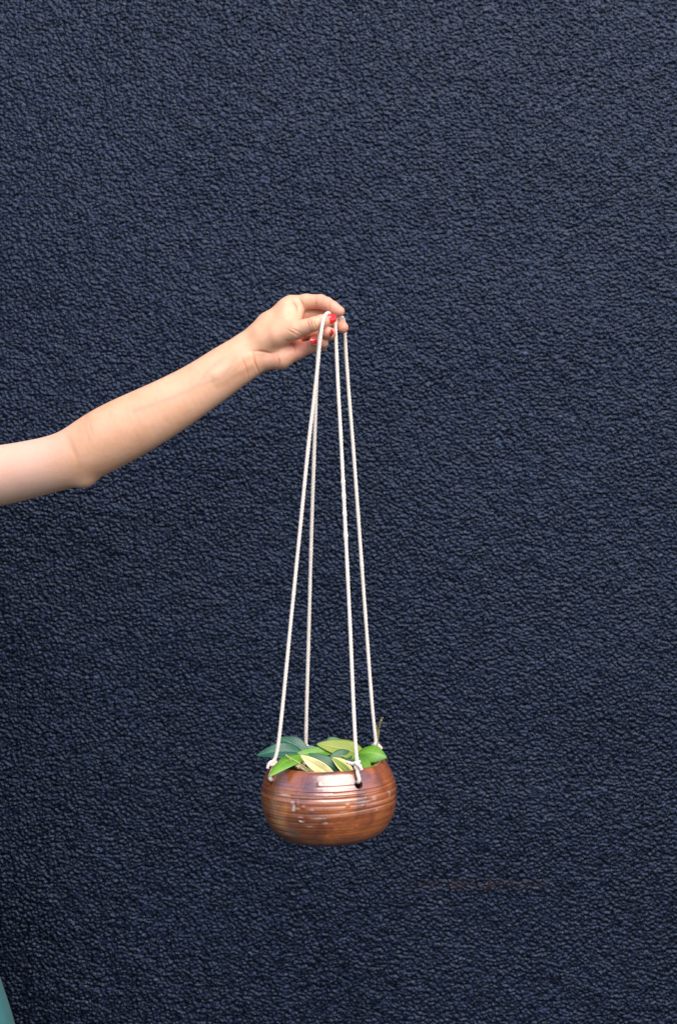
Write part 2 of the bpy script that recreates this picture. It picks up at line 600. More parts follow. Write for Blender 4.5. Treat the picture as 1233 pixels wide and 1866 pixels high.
# finger joints: (px, py, depth mm, radius px)
FING = {
    'index':  [(532, 556, 8, 16.5), (558, 550, 4, 14.2), (584, 550, -2, 13.0), (595, 554, -6, 12.2), (606, 560, -11, 11.2), (618, 567.5, -15, 9.8)],
    'middle': [(538, 576, 15, 15), (565, 574, 15, 13), (594, 576, 10, 12), (611, 586, 2, 11.0), (619, 592, -2, 10.8), (624.5, 597, -5, 10.3)],
    'ring':   [(543, 604, 14, 14.5), (570, 605, 12, 12.5), (592, 608, 6, 11.8), (603, 609, -8, 11), (600, 607.5, -16, 10.8), (597, 606, -23, 10.4)],
    'little': [(543, 639, 6, 14), (566, 632, 2, 11.5), (586, 628, -4, 11), (588, 624, -12, 10), (580, 622, -17, 9.2), (572, 622, -18.5, 8.8)],
    'thumb':  [(470, 632, -2, 20), (505, 612, -11, 21.5), (536, 602, -19, 17), (556, 596, -23, 14), (572, 590.5, -28, 12.8), (586, 586.5, -26, 12.6), (597, 583.5, -21, 12.0)],
}


def hp(j):
    return P(j[0], j[1], j[2] / 1000)


CREASES = [   # lines on the side of the hand turned to the camera: depth mm, width mm, [(px, py, depth mm) ...]
    (0.9, 1.3, [(462, 644, -15), (465, 662, -15), (473, 682, -10)]),                      # wrist
    (1.1, 1.5, [(462, 640, -15), (476, 640, -17), (492, 643, -16), (506, 640, -14)]),     # below the thumb mound
    (0.5, 1.2, [(440, 652, -15), (448, 668, -15), (453, 690, -10)]),
    (0.7, 1.2, [(506, 650, -13), (509, 660, -12), (507, 671, -6)]),
    (1.1, 1.3, [(522, 622, -14), (534, 626, -8), (538, 638, -6), (542, 654, -4)]),        # palm lines
    (0.9, 1.2, [(551, 608, -2), (558, 618, 2), (560, 634, 0)]),
    (0.6, 1.0, [(521, 600, -26), (532, 606, -26), (542, 612, -24)]),
    (0.5, 0.9, [(526, 596, -28), (538, 602, -27), (548, 608, -24)]),
    (0.9, 1.2, [(531, 544, -4), (540, 560, -6), (543, 576, -8)]),                         # index root
    (0.8, 1.2, [(545, 543, -4), (551, 553, -6), (556, 566, -4)]),
    (0.7, 1.1, [(576, 545, -9), (575, 554, -11), (577, 565, -8)]),                        # index joints
    (0.6, 1.0, [(600, 553, -14), (599, 561, -16), (601, 569, -14)]),
    (0.8, 1.0, [(568, 581, -33), (566, 588, -35), (570, 597, -34)]),                      # thumb joint
    (0.8, 1.0, [(574, 580, -34), (571.5, 588, -36), (575, 596, -35)]),
    (0.6, 0.9, [(563, 584, -33), (561, 590, -34), (565, 598, -33)]),
    (0.8, 4.0, [(117, 784, -10), (124, 802, -18), (136, 828, -22), (142, 852, -20)]),     # elbow
    (0.4, 1.4, [(160, 756, -20), (162, 776, -30), (167, 795, -34)]),
]
VEINS = [
    [(250, 752), (285, 740), (318, 728), (345, 716), (363, 707), (385, 699), (409, 692), (432, 678)],
    [(363, 707), (372, 694), (381, 680), (394, 668), (409, 656)],
    [(409, 692), (424, 668), (432, 655)],
    [(160, 756), (163, 780), (170, 800)],
]


def build_body():
    hx0, hx1 = P(418, 0)[0], P(652, 0)[0]
    hz0, hz1 = P(0, 700)[2], P(0, 520)[2]
    az0 = P(0, 960, 0.1)[2]
    xs = grid_axis([(-1.13, 0.014), (-0.89, 0.005), (-0.64, 0.006), (P(-25, 0)[0], 0.0019), (hx0, 0.00075), (hx1, None)])
    ys = grid_axis([(-0.06, 0.002), (-0.034, 0.00085), (0.032, 0.002), (0.06, 0.005), (0.44, None)])
    zs = grid_axis([(-0.02, 0.014), (az0 - 0.02, 0.0019), (hz0, 0.00075), (hz1, 0.005), (1.66, None)])
    f = Field(xs, ys, zs)
    # ---- forearm and upper arm (px, py, depth, half width px, depth ratio)
    arm = [(452, 648, 0, 38.5, .66), (441, 655, 0, 41.0, .68), (417, 669, 0, 43.5, .72), (365, 706, 0, 45.5, .78), (298, 746, .000, 52.3, .82),
           (230, 781, .004, 58.0, .86), (182, 806, .010, 58.0, .88), (140, 832, .016, 53.5, .9)]
    up = [(100, 845, .026, 51, .96), (60, 854, .038, 52, 1), (0, 868, .056, 55, 1)]
    st = []
    for a in arm[::-1] + []:
        st.append(np.append(P(a[0], a[1], a[2]), [r_(a[3]), a[4]]))
    st = st[::-1]
    for a in up:
        st.append(np.append(P(a[0], a[1], a[2]), [r_(a[3]) * (CAM_D + a[2]) / CAM_D, a[4]]))
    st.append(np.append((P(0, 868, .056) + SHO) / 2, [0.043, 1]))
    st.append(np.append(SHO, [0.050, 1]))
    st = np.array(st)
    u0 = np.arange(len(st)); u1 = np.linspace(0, len(st) - 1, 70)
    fine = np.stack([np.interp(u1, u0, st[:, c]) for c in range(5)], 1)
    ker = np.hanning(13); ker /= ker.sum()
    padf = np.vstack([2 * fine[0] - fine[6:0:-1], fine, 2 * fine[-1] - fine[-2:-8:-1]])
    fine = np.stack([np.convolve(padf[:, c], ker, 'valid') for c in range(5)], 1)
    for a, b in zip(fine[:-1], fine[1:]):
        f.add_cone(a[:3], b[:3], a[3], b[3], 1e-5, (a[4] + b[4]) / 2)
    f.add_cone(P(146, 858, .016), P(155, 872, .014), r_(22), r_(13), 0.016)     # point of the elbow
    f.add_cone(P(440, 622, .004), P(424, 634, .004), r_(12), r_(12), 0.006)       # wrist bone ridge
    # tendons and the little heel at the wrist crease
    f.add_cone(P(456, 662, -.012), P(395, 695, -.017), r_(5), r_(5), 0.006)
    f.add_cone(P(453, 650, -.013), P(392, 684, -.019), r_(4.5), r_(5), 0.006)
    # ---- palm
    def hc(a, b, k=0.005):
        f.add_cone(P(a[0], a[1], a[2] / 1000), P(b[0], b[1], b[2] / 1000), r_(a[3]), r_(b[3]), k)
    hc((447, 633, 4, 24), (490, 592, 6, 22.5)); hc((490, 592, 6, 22.5), (531, 557, 8, 17.5))
    hc((458, 640, 6, 24), (538, 578, 13, 18), .008)
    hc((462, 650, 6, 24), (542, 606, 12, 18), .008)
    hc((465, 656, 3, 24), (541, 639, 5, 16), .006)
    hc((478, 614, -3, 22), (522, 588, -8, 17), .008)
    hc((490, 656, -1, 16.5), (512, 654, -2, 17), .006); hc((512, 654, -2, 17), (534, 644, -3, 14), .006)      # heel of the hand
    hc((545, 566, -1, 8), (540, 588, -6, 8), .010)        # web between thumb and index
    hc((522, 560, 2, 14), (520, 600, -8, 12), .010)
    # ---- fingers, each blended into the palm and kept apart from the others
    w = f.window((P(415, 0)[0], -0.06, P(0, 705)[2]), (P(650, 0)[0], 0.06, P(0, 520)[2]))
    palm = f.F[w].copy()
    X, Y, Z = f.coords(w)
    total = palm.copy()
    for nm, js in FING.items():
        d = None
        for a, b in zip(js[:-1], js[1:]):
            c = f.cone(X, Y, Z, hp(a), hp(b), r_(a[3]), r_(b[3]))
            d = c if d is None else smin(d, c, 0.0022)
        total = np.minimum(total, smin(palm, d, 0.007 if nm == 'thumb' else 0.0045))
    f.F[w] = total
    # ---- the rest of the body
    f.add_cone(SHO, (BX + 0.06, BY, 1.315), 0.050, 0.050, 0.03)
    f.add_cone((BX - .165, BY + .0, 1.285), (BX - .06, BY, 1.315), 0.048, 0.05, 0.03)
    f.add_ell((BX, BY, 1.20), (0.155, 0.098, 0.15), 0.05)
    f.add_ell((BX, BY, 1.02), (0.125, 0.088, 0.17), 0.05)
    f.add_ell((BX, BY + .01, 0.86), (0.165, 0.11, 0.13), 0.05)
    f.add_cone((BX, BY, 1.33), (BX, BY - .012, 1.43), 0.056, 0.048, 0.03)
    # right arm folded behind the back
    f.add_cone((BX - .17, BY, 1.28), (BX - .225, BY + .055, 1.03), 0.045, 0.040, 0.02)
    f.add_cone((BX - .225, BY + .055, 1.03), (BX - .07, BY + .135, .97), 0.040, 0.027, 0.01)
    f.add_ell((BX - .035, BY + .14, .965), (0.05, 0.02, 0.035), 0.01)
    # head
    hc_ = np.array([BX, BY - .03, 1.505])
    f.add_ell(hc_ + (0, .012, .022), (0.074, 0.090, 0.088), 0.01)
    f.add_ell(hc_ + (0, -.018, -.032), (0.062, 0.068, 0.080), 0.03)
    f.add_cone(hc_ + (0, -.082, .000), hc_ + (0, -.100, -.030), 0.008, 0.012, 0.010)
    f.add_ell(hc_ + (0, -.080, -.062), (0.024, 0.010, 0.010), 0.006)
    f.add_ell(hc_ + (0, -.070, -.098), (0.026, 0.018, 0.018), 0.02)
    for s in (-1, 1):
        f.add_ell(hc_ + (s * .030, -.090, .004), (0.016, 0.012, 0.010), 0.010, cut=True)
        f.add_ell(hc_ + (s * .073, .012, -.010), (0.010, 0.020, 0.032), 0.006)
        # legs and feet
        f.add_cone((BX + s * .085, BY, .84), (BX + s * .085, BY, .47), 0.082, 0.052, 0.03)
        f.add_cone((BX + s * .085, BY, .47), (BX + s * .085, BY + .02, .09), 0.052, 0.034, 0.02)
        f.add_cone((BX + s * .085, BY + .03, .040), (BX + s * .095, BY - .13, .024), 0.036, 0.024, 0.02)
    V, Q = surface_nets(f.F, xs, ys, zs)
    V = relax(V, Q, 3, 0.45)
    # press the skin lines in
    fn = np.cross(V[Q[:, 2]] - V[Q[:, 0]], V[Q[:, 3]] - V[Q[:, 1]])
    NV = np.zeros_like(V)
    for c in range(4):
        for ax in range(3):
            NV[:, ax] += np.bincount(Q[:, c], weights=fn[:, ax], minlength=len(V))
    NV /= np.linalg.norm(NV, axis=1)[:, None] + 1e-12
    crease = np.zeros(len(V))
    for dep, wid, pl in CREASES:
        best = np.full(len(V), 9.0)
        fade = np.zeros(len(V))
        for q, (a, b) in enumerate(zip(pl[:-1], pl[1:])):
            A_, B_ = hp(a), hp(b)
            a2, d2 = A_[[0, 2]], (B_ - A_)[[0, 2]]
            t = np.clip(((V[:, [0, 2]] - a2) @ d2) / (d2 @ d2), 0, 1)
            dd = np.linalg.norm(V[:, [0, 2]] - a2 - t[:, None] * d2, axis=1)
            dd = np.where(np.abs(V[:, 1] - (A_[1] + t * (B_[1] - A_[1]))) < 0.016, dd, 9.0)
            u = (q + t) / (len(pl) - 1)
            fade = np.where(dd < best, np.sin(np.pi * np.clip(u, 0.12, 0.88)), fade)
            best = np.minimum(best, dd)
        g = np.exp(-(best / (wid * 0.001)) ** 2) * fade * np.clip(-NV[:, 1] * 2, 0, 1)
        V = V - NV * (g * dep * 0.001)[:, None]
        crease = np.maximum(crease, g * min(1, dep) * (1 if wid < 2 else .35))
    me = np_mesh('body', V, Q)

    # skin colour: pink fingertips and palm, faint veins, painted shade under thumb and in creases
    def near(pl, rad, xz=False):
        best = np.full(len(V), 9.0)
        for a, b in zip(pl[:-1], pl[1:]):
            if xz:
                A_, B_ = P(a[0], a[1]), P(b[0], b[1])
                p, A_, B_ = V[:, [0, 2]], A_[[0, 2]], B_[[0, 2]]
            else:
                p, A_, B_ = V, hp(a), hp(b)
            d = B_ - A_
            t = np.clip(((p - A_) @ d) / (d @ d), 0, 1)
            best = np.minimum(best, np.linalg.norm(p - A_ - t[:, None] * d, axis=1))
        return np.exp(-(best / rad) ** 2)
    flush_shade = np.zeros(len(V))
    for nm, js in FING.items():
        q = hp(js[-1])
        amt = 0.62 if nm != 'thumb' else 0.25
        flush_shade = np.maximum(flush_shade, amt * np.exp(-(np.linalg.norm(V - q, axis=1) / 0.013) ** 2))
        if nm != 'thumb':
            flush_shade = np.maximum(flush_shade, 0.52 * near(js[2:], 0.012))
    flush_shade = np.maximum(flush_shade, 0.85 * near([(536, 628, -4), (554, 604, 4), (552, 640, 2)], 0.013))  # shade of the thumb on the palm, put into the skin colour
    flush_shade = np.maximum(flush_shade, 0.30 * near([(490, 658, -10), (520, 650, -8)], 0.010))
    vein = np.zeros(len(V))
    for pl in VEINS:
        vein = np.maximum(vein, near(pl, 0.0027, True))
    vein *= (V[:, 1] < 0.0) & (V[:, 0] > -0.45)
    pale = np.clip((P(150, 0)[0] - V[:, 0]) / 0.05, 0, 1) * 0.75
    attr(me, 'flush_shade', flush_shade); attr(me, 'vein', vein); attr(me, 'crease', crease); attr(me, 'pale', pale)
    return me, hc_


person = empty('person', (BX, BY, 0))
tag(person, 'person in a teal dress, bare arm stretched out, holding the planter cords', 'person')
INV = Matrix.Translation((-BX, -BY, 0))


def body_child(name, me, mat, parent):
    me.transform(INV)
    return obj(name, me, mat, parent)


body_me, HEAD = build_body()
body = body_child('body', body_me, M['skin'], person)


# ---- painted finger nails, one shell on each visible fingertip
def nail(center, along, normal, length, width, curve):
    a = Vector(along).normalized()
    n = Vector(normal); n = (n - a * n.dot(a)).normalized()
    s = a.cross(n).normalized()
    nu, nv = 10, 12
    V = []
    for layer in (0, 1):
        for j in range(nv + 1):
            v = j / nv
            w = width * 0.5 * (0.80 + 0.2 * math.sin(math.pi * min(1, v * 1.1 + .1)))
            if v > 0.70: w *= math.sqrt(max(0, 1 - ((v - 0.70) / 0.34) ** 2))
            if v < 0.15: w *= 0.72 + 0.28 * math.sqrt(v / 0.15)
            for i in range(nu + 1):
                u = i / nu * 2 - 1
                ang = u * w / curve
                off = curve * (math.cos(ang) - 1) - 0.0006 * ((v - .45) * 2) ** 2 - layer * 0.0011
                p = Vector(center) + a * (v - 0.5) * length + s * curve * math.sin(ang) + n * off
                V.append(p[:])
    W = nu + 1
    L = W * (nv + 1)
    Q = []
    for j in range(nv):
        for i in range(nu):
            k = j * W + i
            Q.append((k, k + 1, k + W + 1, k + W))
            Q.append((L + k, L + k + W, L + k + W + 1, L + k + 1))
    for i in range(nu):
        Q.append((i, L + i, L + i + 1, i + 1))
        k = nv * W + i
        Q.append((k, k + 1, L + k + 1, L + k))
    for j in range(nv):
        k = j * W
        Q.append((k, k + W, L + k + W, L + k))
        k = j * W + nu
        Q.append((k, L + k, L + k + W, k + W))
    me = np_mesh('fingernail', V, Q)
    bm = bmesh.new(); bm.from_mesh(me); bmesh.ops.recalc_face_normals(bm, faces=bm.faces); bm.to_mesh(me); bm.free()
    me.set_sharp_from_angle(angle=math.radians(50))
    o = body_child('fingernail', me, M['nail'], body)
    o['label'] = 'red painted fingernail'
    return o


def finger_nail(fname, normal, length, width, back=0.0015, lift=0.0006):
    a, b = hp(FING[fname][-2]), hp(FING[fname][-1])
    d = Vector(b - a).normalized()
    n = Vector(normal); n = (n - d * n.dot(d)).normalized()
    r = r_(FING[fname][-1][3])
    c = Vector(b) + n * (r + lift) + d * (0.0025 - back)
    nail(c, d, n, length, width, r * 1.05)


finger_nail('thumb', (0.45, -1.0, 0.10), 0.0118, 0.0122, back=0.0005)
finger_nail('ring', (1.0, -0.25, -0.15), 0.0110, 0.0090, back=-0.001)
finger_nail('little', (0.0, -1.0, 0.05), 0.0095, 0.0078, back=0.001)
finger_nail('middle', (0.35, 1.0, 0.2), 0.0090, 0.0085, back=0.0035)
finger_nail('index', (0.2, 1.0, 0.4), 0.0090, 0.0085, back=0.0035)


# ---- face and hair (out of the picture, so that the arm belongs to somebody)
def ball(name, c, r, mat, parent, seg=20):
    bm = bmesh.new()
    bmesh.ops.create_uvsphere(bm, u_segments=seg, v_segments=seg // 2, radius=1)
    for v in bm.verts:
        v.co = Vector((v.co.x * r[0] + c[0], v.co.y * r[1] + c[1], v.co.z * r[2] + c[2]))
    for fc in bm.faces: fc.smooth = True
    me = bpy.data.meshes.new(name)
    bm.to_mesh(me); bm.free()
    return body_child(name, me, mat, parent)


for s in (-1, 1):
    e = ball('eye', HEAD + (s * .029, -.0655, .004), (.0115, .0115, .0095), M['eye'], body)
    me = e.data
    me.materials.append(M['iris'])
    for p in me.polygons:
        if p.center.y < (HEAD[1] - .0655 - BY) - .0072: p.material_index = 1


def build_hair():
    xs = np.arange(-.13, .131, .004) + BX
    ys = np.arange(-.15, .14, .004) + BY
    zs = np.arange(1.30, 1.64, .004)
    f = Field(xs, ys, zs)
    f.add_ell(HEAD + (0, .022, .030), (0.086, 0.098, 0.094), .01)
    f.add_cone(HEAD + (0, .05, 0), HEAD + (0, .075, -.15), 0.075, 0.040, 0.03, 0.8)
    f.add_ell(HEAD + (0, -.095, -.045), (0.066, 0.085, 0.108), .012, cut=True)
    X, Y, Z = f.coords((slice(None),) * 3)
    ang = np.arctan2(X - BX, Y - BY)
    f.F += (0.0022 * np.sin(ang * 46 + 3 * np.sin(Z * 40)) + 0.0018 * np.sin(ang * 19 + Z * 30)).astype(np.float32)
    V, Q = surface_nets(f.F, xs, ys, zs)
    V = relax(V, Q, 1)
    body_child('hair', np_mesh('hair', V, Q), M['hair'], person)


build_hair()


def build_dress():
    prof = [(1.245, .128, .094), (1.20, .158, .104), (1.15, .163, .112), (1.06, .140, .102), (1.00, .134, .098), (0.96, .148, .110),
            (0.86, .205, .130), (0.74, .272, .145), (0.64, .325, .160), (0.585, .343, .165), (0.45, .372, .180), (0.30, .395, .190), (0.16, .410, .200)]
    zz = np.linspace(prof[0][0], prof[-1][0], 110)
    pz = np.array([p[0] for p in prof])[::-1]
    ra = np.interp(zz, pz, np.array([p[1] for p in prof])[::-1])
    rb = np.interp(zz, pz, np.array([p[2] for p in prof])[::-1])
    ker = np.hanning(9); ker /= ker.sum()
    sm = lambda a: np.convolve(np.pad(a, 4, 'edge'), ker, 'valid')
    ra, rb = sm(ra), sm(rb)
    N = 160
    V = []
    for layer in (0, 1):
        for j, z in enumerate(zz):
            amp = np.clip((1.0 - z) / 0.5, 0, 1) * 0.016
            for i in range(N):
                t = 2 * math.pi * i / N
                w = amp * (math.sin(11 * t + 1.3 + z) + 0.6 * math.sin(17 * t + 2.1 - 2 * z)) * (1 - math.exp(-(min(abs(t), abs(2 * math.pi - t)) / .25) ** 2)) - layer * 0.0015
                yy = (rb[j] + w) * math.sin(t)
                # keep the skirt clear of the wall behind
                V.append((BX + (ra[j] + w) * math.cos(t), BY + min(yy, 0.235 + 0.012 * math.sin(9 * t)), z))
    R = len(zz)
    i = np.arange(N); i2 = (i + 1) % N
    Q = []
    for j in range(R - 1):
        a = j * N
        Q.append(np.stack([a + i, a + N + i, a + N + i2, a + i2], 1))
        b = R * N + a
        Q.append(np.stack([b + i, b + i2, b + N + i2, b + N + i], 1))
    for j in (0, R - 1):
        a, b = j * N, R * N + j * N
        q = np.stack([a + i, a + i2, b + i2, b + i], 1)
        Q.append(q if j == 0 else q[:, ::-1])
    d = body_child('dress', np_mesh('dress', V, np.vstack(Q)), M['cloth'], person)
    d['label'] = 'teal cotton dress with flared skirt'
    for s in (-1, 1):       # shoulder straps
        bm = bmesh.new()
        rows = []
        for k in range(17):
            t = math.pi * k / 16
            c = Vector((BX + s * .085, BY - .100 * math.cos(t), 1.235 + .138 * math.sin(t) ** 0.8))
            rows.append([bm.verts.new(c + Vector((s * dx, 0, dz))) for dx, dz in ((-.014, 0), (.014, -.004), (.014, -.007), (-.014, -.003))])
        for a, b in zip(rows[:-1], rows[1:]):
            for q in range(4):
                bm.faces.new((a[q], a[(q + 1) % 4], b[(q + 1) % 4], b[q]))
        bm.faces.new(rows[0]); bm.faces.new(rows[-1][::-1])
        bmesh.ops.recalc_face_normals(bm, faces=bm.faces)
        me = bpy.data.meshes.new('strap'); bm.to_mesh(me); bm.free()
        obj('strap', me, M['cloth'], d).data.transform(INV)


build_dress()

# ------------------------------------------------------------------ hanging planter
BOWL = np.array([-0.0095, 0.0, 0.8628])
planter = empty('hanging_planter', BOWL)
tag(planter, 'round brown glazed stoneware bowl hanging on four white cords from the hand', 'planter')
PINV = Matrix.Translation(-Vector(BOWL))
TILT = Matrix.Rotation(math.radians(-2.0), 4, 'Y')
TH = math.radians(28)
HOLES = {'FR': (math.sin(TH), -math.cos(TH)), 'FL': (-math.cos(TH), -math.sin(TH)), 'BL': (-math.sin(TH), math.cos(TH)), 'BR': (math.cos(TH), math.sin(TH))}
HZ, HR = 0.0745, 0.0748


def build_bowl():
    outer = [(0, .0030), (.030, .0025), (.042, .0), (.052, .0012), (.062, .0062), (.0705, .0150), (.0770, .0280), (.0803, .0425), (.0806, .0545), (.0785, .0670),
             (.0748, .0772), (.0715, .0835), (.0690, .0880), (.0668, .0902), (.0645, .0908)]
    inner = [(.0622, .0900), (.0610, .0875), (.0625, .0830), (.0680, .0740), (.0735, .0600), (.0745, .0450), (.0710, .0300), (.0620, .0160), (.045, .0090), (0, .0080)]

    def dense(pts, n):
        pts = np.array(pts)
        s = np.concatenate([[0], np.cumsum(np.linalg.norm(np.diff(pts, axis=0), axis=1))])
        t = np.linspace(0, s[-1], n)
        out = np.stack([np.interp(t, s, pts[:, c]) for c in (0, 1)], 1)
        ker = np.hanning(15); ker /= ker.sum()
        for _ in range(2):
            pad = np.pad(out, ((7, 7), (0, 0)), 'edge')
            sm = np.stack([np.convolve(pad[:, c], ker, 'valid') for c in (0, 1)], 1)
            out[1:-1] = sm[1:-1]
        return out
    prof = np.vstack([dense(outer + inner[:1], 210), dense(inner, 70)[1:]])
    N = 300
    th = np.linspace(0, 2 * np.pi, N, endpoint=False)
    R = prof[:, 0][:, None] + 0 * th
    Z = prof[:, 1][:, None] + 0 * th
    # throwing rings (a slow spiral), a soft uneven rim and a few glaze drips
    out = np.zeros(len(prof)); out[:205] = 1; out = np.convolve(np.pad(out, 5, 'edge'), np.ones(11) / 11, 'valid')[:, None]
    ring = np.zeros_like(R)
    for z0, w, a in ((.0735, .0012, -.0005), (.0672, .0010, -.0009), (.0655, .0014, .0006), (.0600, .0009, -.0010), (.0572, .0018, .0007), (.0520, .0010, -.0006), (.0450, .0012, -.0006),
                     (.0405, .0010, .0004), (.0350, .0014, -.0005), (.0280, .0012, -.0004), (.0210, .0014, -.0004)):
        zz = z0 + 0.0011 * np.sin(th - 0.6 + z0 * 60) + 0.0004 * np.sin(3 * th + z0 * 500)
        amp = a * (0.75 + 0.35 * np.sin(2 * th + z0 * 900))
        ring += amp[None, :] * np.exp(-((Z - zz[None, :]) / w) ** 2)
    ring += 0.00006 * np.sin(Z * 2 * np.pi / 0.0034 + th[None, :]) * (Z > .012)
    R = R + ring * out
    R = R * (1 + 0.006 * np.sin(2 * th + .7)[None, :] + 0.004 * np.sin(3 * th)[None, :])
    Z = Z + 0.0008 * np.sin(2 * th + 1.0)[None, :] * (Z / .09) ** 2
    # bumps in the glaze: (angle from the front to the right, z, size, height)
    for az, z0, sz, hh in ((-8, .0775, .0016, .0010), (16, .053, .0017, .0012), (-21, .0525, .0016, .0010), (-14, .0485, .0014, .0011), (24, .027, .0013, .0008), (2, .020, .0013, .0010), (-31, .066, .0011, .0009),
                           (34, .060, .0016, .0007), (-27, .0585, .0019, .0012), (-26.2, .0545, .0019, .0013), (-26.6, .0500, .0020, .0013), (30, .0515, .0015, .0008), (-38, .034, .0012, .0007), (44, .042, .0016, .0008),
                           (20, .036, .0010, .0008), (8, .0335, .0010, .0007), (-2, .0640, .0010, .0006)):
        t0 = math.radians(az - 90)
        dth = (th - t0 + np.pi) % (2 * np.pi) - np.pi
        R = R + hh * np.exp(-((dth[None, :] * .079 / sz) ** 2 + ((Z - z0) / (sz * 1.15)) ** 2)) * out
    # one blown pinhole with a raised lip
    t0 = math.radians(-24 - 90)
    dth = (th - t0 + np.pi) % (2 * np.pi) - np.pi
    rr = np.sqrt((dth[None, :] * .079) ** 2 + (Z - .0375) ** 2)
    R = R + (0.0011 * np.exp(-((rr - .0026) / .0011) ** 2) - 0.0022 * np.exp(-(rr / .0014) ** 2)) * out
    X = R * np.cos(th)[None, :]; Y = R * np.sin(th)[None, :]
    V = np.stack([X, Y, Z], -1)
    n = len(prof)
    ids = np.arange(n * N).reshape(n, N)
    a = ids[1:-2]; b = ids[2:-1]
    Q = np.stack([a, np.roll(a, -1, 1), np.roll(b, -1, 1), b], -1).reshape(-1, 4)
    VV = V.reshape(-1, 3)
    me = bpy.data.meshes.new('bowl')
    tris = [(ids[1, i], ids[0, 0], ids[1, (i + 1) % N]) for i in range(N)] + [(ids[-2, (i + 1) % N], ids[-1, 0], ids[-2, i]) for i in range(N)]
    used = np.unique(np.concatenate([Q.ravel(), np.array(tris).ravel()]))
    remap = np.full(len(VV), -1); remap[used] = np.arange(len(used))
    faces = [tuple(int(remap[i]) for i in q) for q in Q] + [tuple(int(remap[i]) for i in t) for t in tris]
    me.from_pydata(VV[used].tolist(), [], faces)
    bm = bmesh.new(); bm.from_mesh(me); bmesh.ops.recalc_face_normals(bm, faces=bm.faces)
    for fc in bm.faces: fc.smooth = True
    bm.to_mesh(me); bm.free()
    o = bpy.data.objects.new('bowl', me); COL.objects.link(o)
    # the four cord holes are really drilled through the shoulder
    cb = bmesh.new()
    for k, (hx, hy) in HOLES.items():
        dirv = Vector((hx, hy, 0.35)).normalized()
        mt = Matrix.Translation(Vector((hx * HR, hy * HR, HZ))) @ dirv.to_track_quat('Z', 'Y').to_matrix().to_4x4()
        bmesh.ops.create_cone(cb, cap_ends=True, segments=28, radius1=.0050, radius2=.0053, depth=.030, matrix=mt)
    cm = bpy.data.meshes.new('cut'); cb.to_mesh(cm); cb.free()
    co = bpy.data.objects.new('cut', cm); COL.objects.link(co)
    md = o.modifiers.new('holes', 'BOOLEAN'); md.operation = 'DIFFERENCE'; md.object = co; md.solver = 'EXACT'
    dg = bpy.context.evaluated_depsgraph_get()
    nm = bpy.data.meshes.new_from_object(o.evaluated_get(dg))
    bpy.data.objects.remove(o); bpy.data.objects.remove(co); bpy.data.meshes.remove(cm)
    nm.set_sharp_from_angle(angle=math.radians(55))
    nm.name = 'bowl'
    # pale runs of glaze and painted-on highlights: (angle from the front, z, half length along, half height)
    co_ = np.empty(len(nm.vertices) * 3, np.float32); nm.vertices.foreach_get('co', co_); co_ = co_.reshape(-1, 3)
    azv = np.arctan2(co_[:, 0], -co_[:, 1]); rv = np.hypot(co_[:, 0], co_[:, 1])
    milk_glint = np.zeros(len(co_))
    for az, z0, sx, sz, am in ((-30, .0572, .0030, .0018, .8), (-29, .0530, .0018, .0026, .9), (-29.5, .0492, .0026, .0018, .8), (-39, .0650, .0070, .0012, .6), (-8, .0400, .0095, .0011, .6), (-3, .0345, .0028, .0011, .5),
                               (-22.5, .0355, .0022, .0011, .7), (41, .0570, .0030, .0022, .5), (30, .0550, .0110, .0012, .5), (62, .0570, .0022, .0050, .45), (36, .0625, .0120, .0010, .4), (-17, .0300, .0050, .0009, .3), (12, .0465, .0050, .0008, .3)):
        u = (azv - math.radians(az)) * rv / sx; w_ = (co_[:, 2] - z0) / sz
        milk_glint = np.maximum(milk_glint, am * np.exp(-(u * u + w_ * w_) ** 1.5))
    milk_glint[rv < .062] = 0
    attr(nm, 'milk_glint', milk_glint)
    nm.transform(TILT)
    nm.materials.clear()
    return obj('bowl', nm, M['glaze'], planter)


bowl = build_bowl()


def hole(k, dr=0.0, dz=0.0):
    hx, hy = HOLES[k]
    v = TILT @ Vector((hx * (HR + dr), hy * (HR + dr), HZ + dz))
    return np.array(v) + BOWL


# ---- twisted cord
def catmull(pts, step):
    pts = [np.asarray(p, float) for p in pts]
    q = [2 * pts[0] - pts[1]] + pts + [2 * pts[-1] - pts[-2]]
    out = []
    for i in range(1, len(q) - 2):
        p0, p1, p2, p3 = q[i - 1:i + 3]
        # centripetal form keeps tight bends from overshooting
        t01, t12, t23 = [max(np.linalg.norm(b - a), 1e-6) ** 0.5 for a, b in ((p0, p1), (p1, p2), (p2, p3))]
        m1 = (p2 - p1) + t12 * ((p1 - p0) / t01 - (p2 - p0) / (t01 + t12))
        m2 = (p2 - p1) + t12 * ((p3 - p2) / t23 - (p3 - p1) / (t12 + t23))
        n = max(2, int(np.linalg.norm(p2 - p1) / step))
        t = np.linspace(0, 1, n, endpoint=False)[:, None]
        out.append((2 * t**3 - 3 * t**2 + 1) * p1 + (t**3 - 2 * t**2 + t) * m1 + (-2 * t**3 + 3 * t**2) * p2 + (t**3 - t**2) * m2)
    out.append(pts[-1][None, :])
    c = np.vstack(out)
    s = np.concatenate([[0], np.cumsum(np.linalg.norm(np.diff(c, axis=0), axis=1))])
    t = np.arange(0, s[-1], step)
    return np.stack([np.interp(t, s, c[:, k]) for k in range(3)], 1)


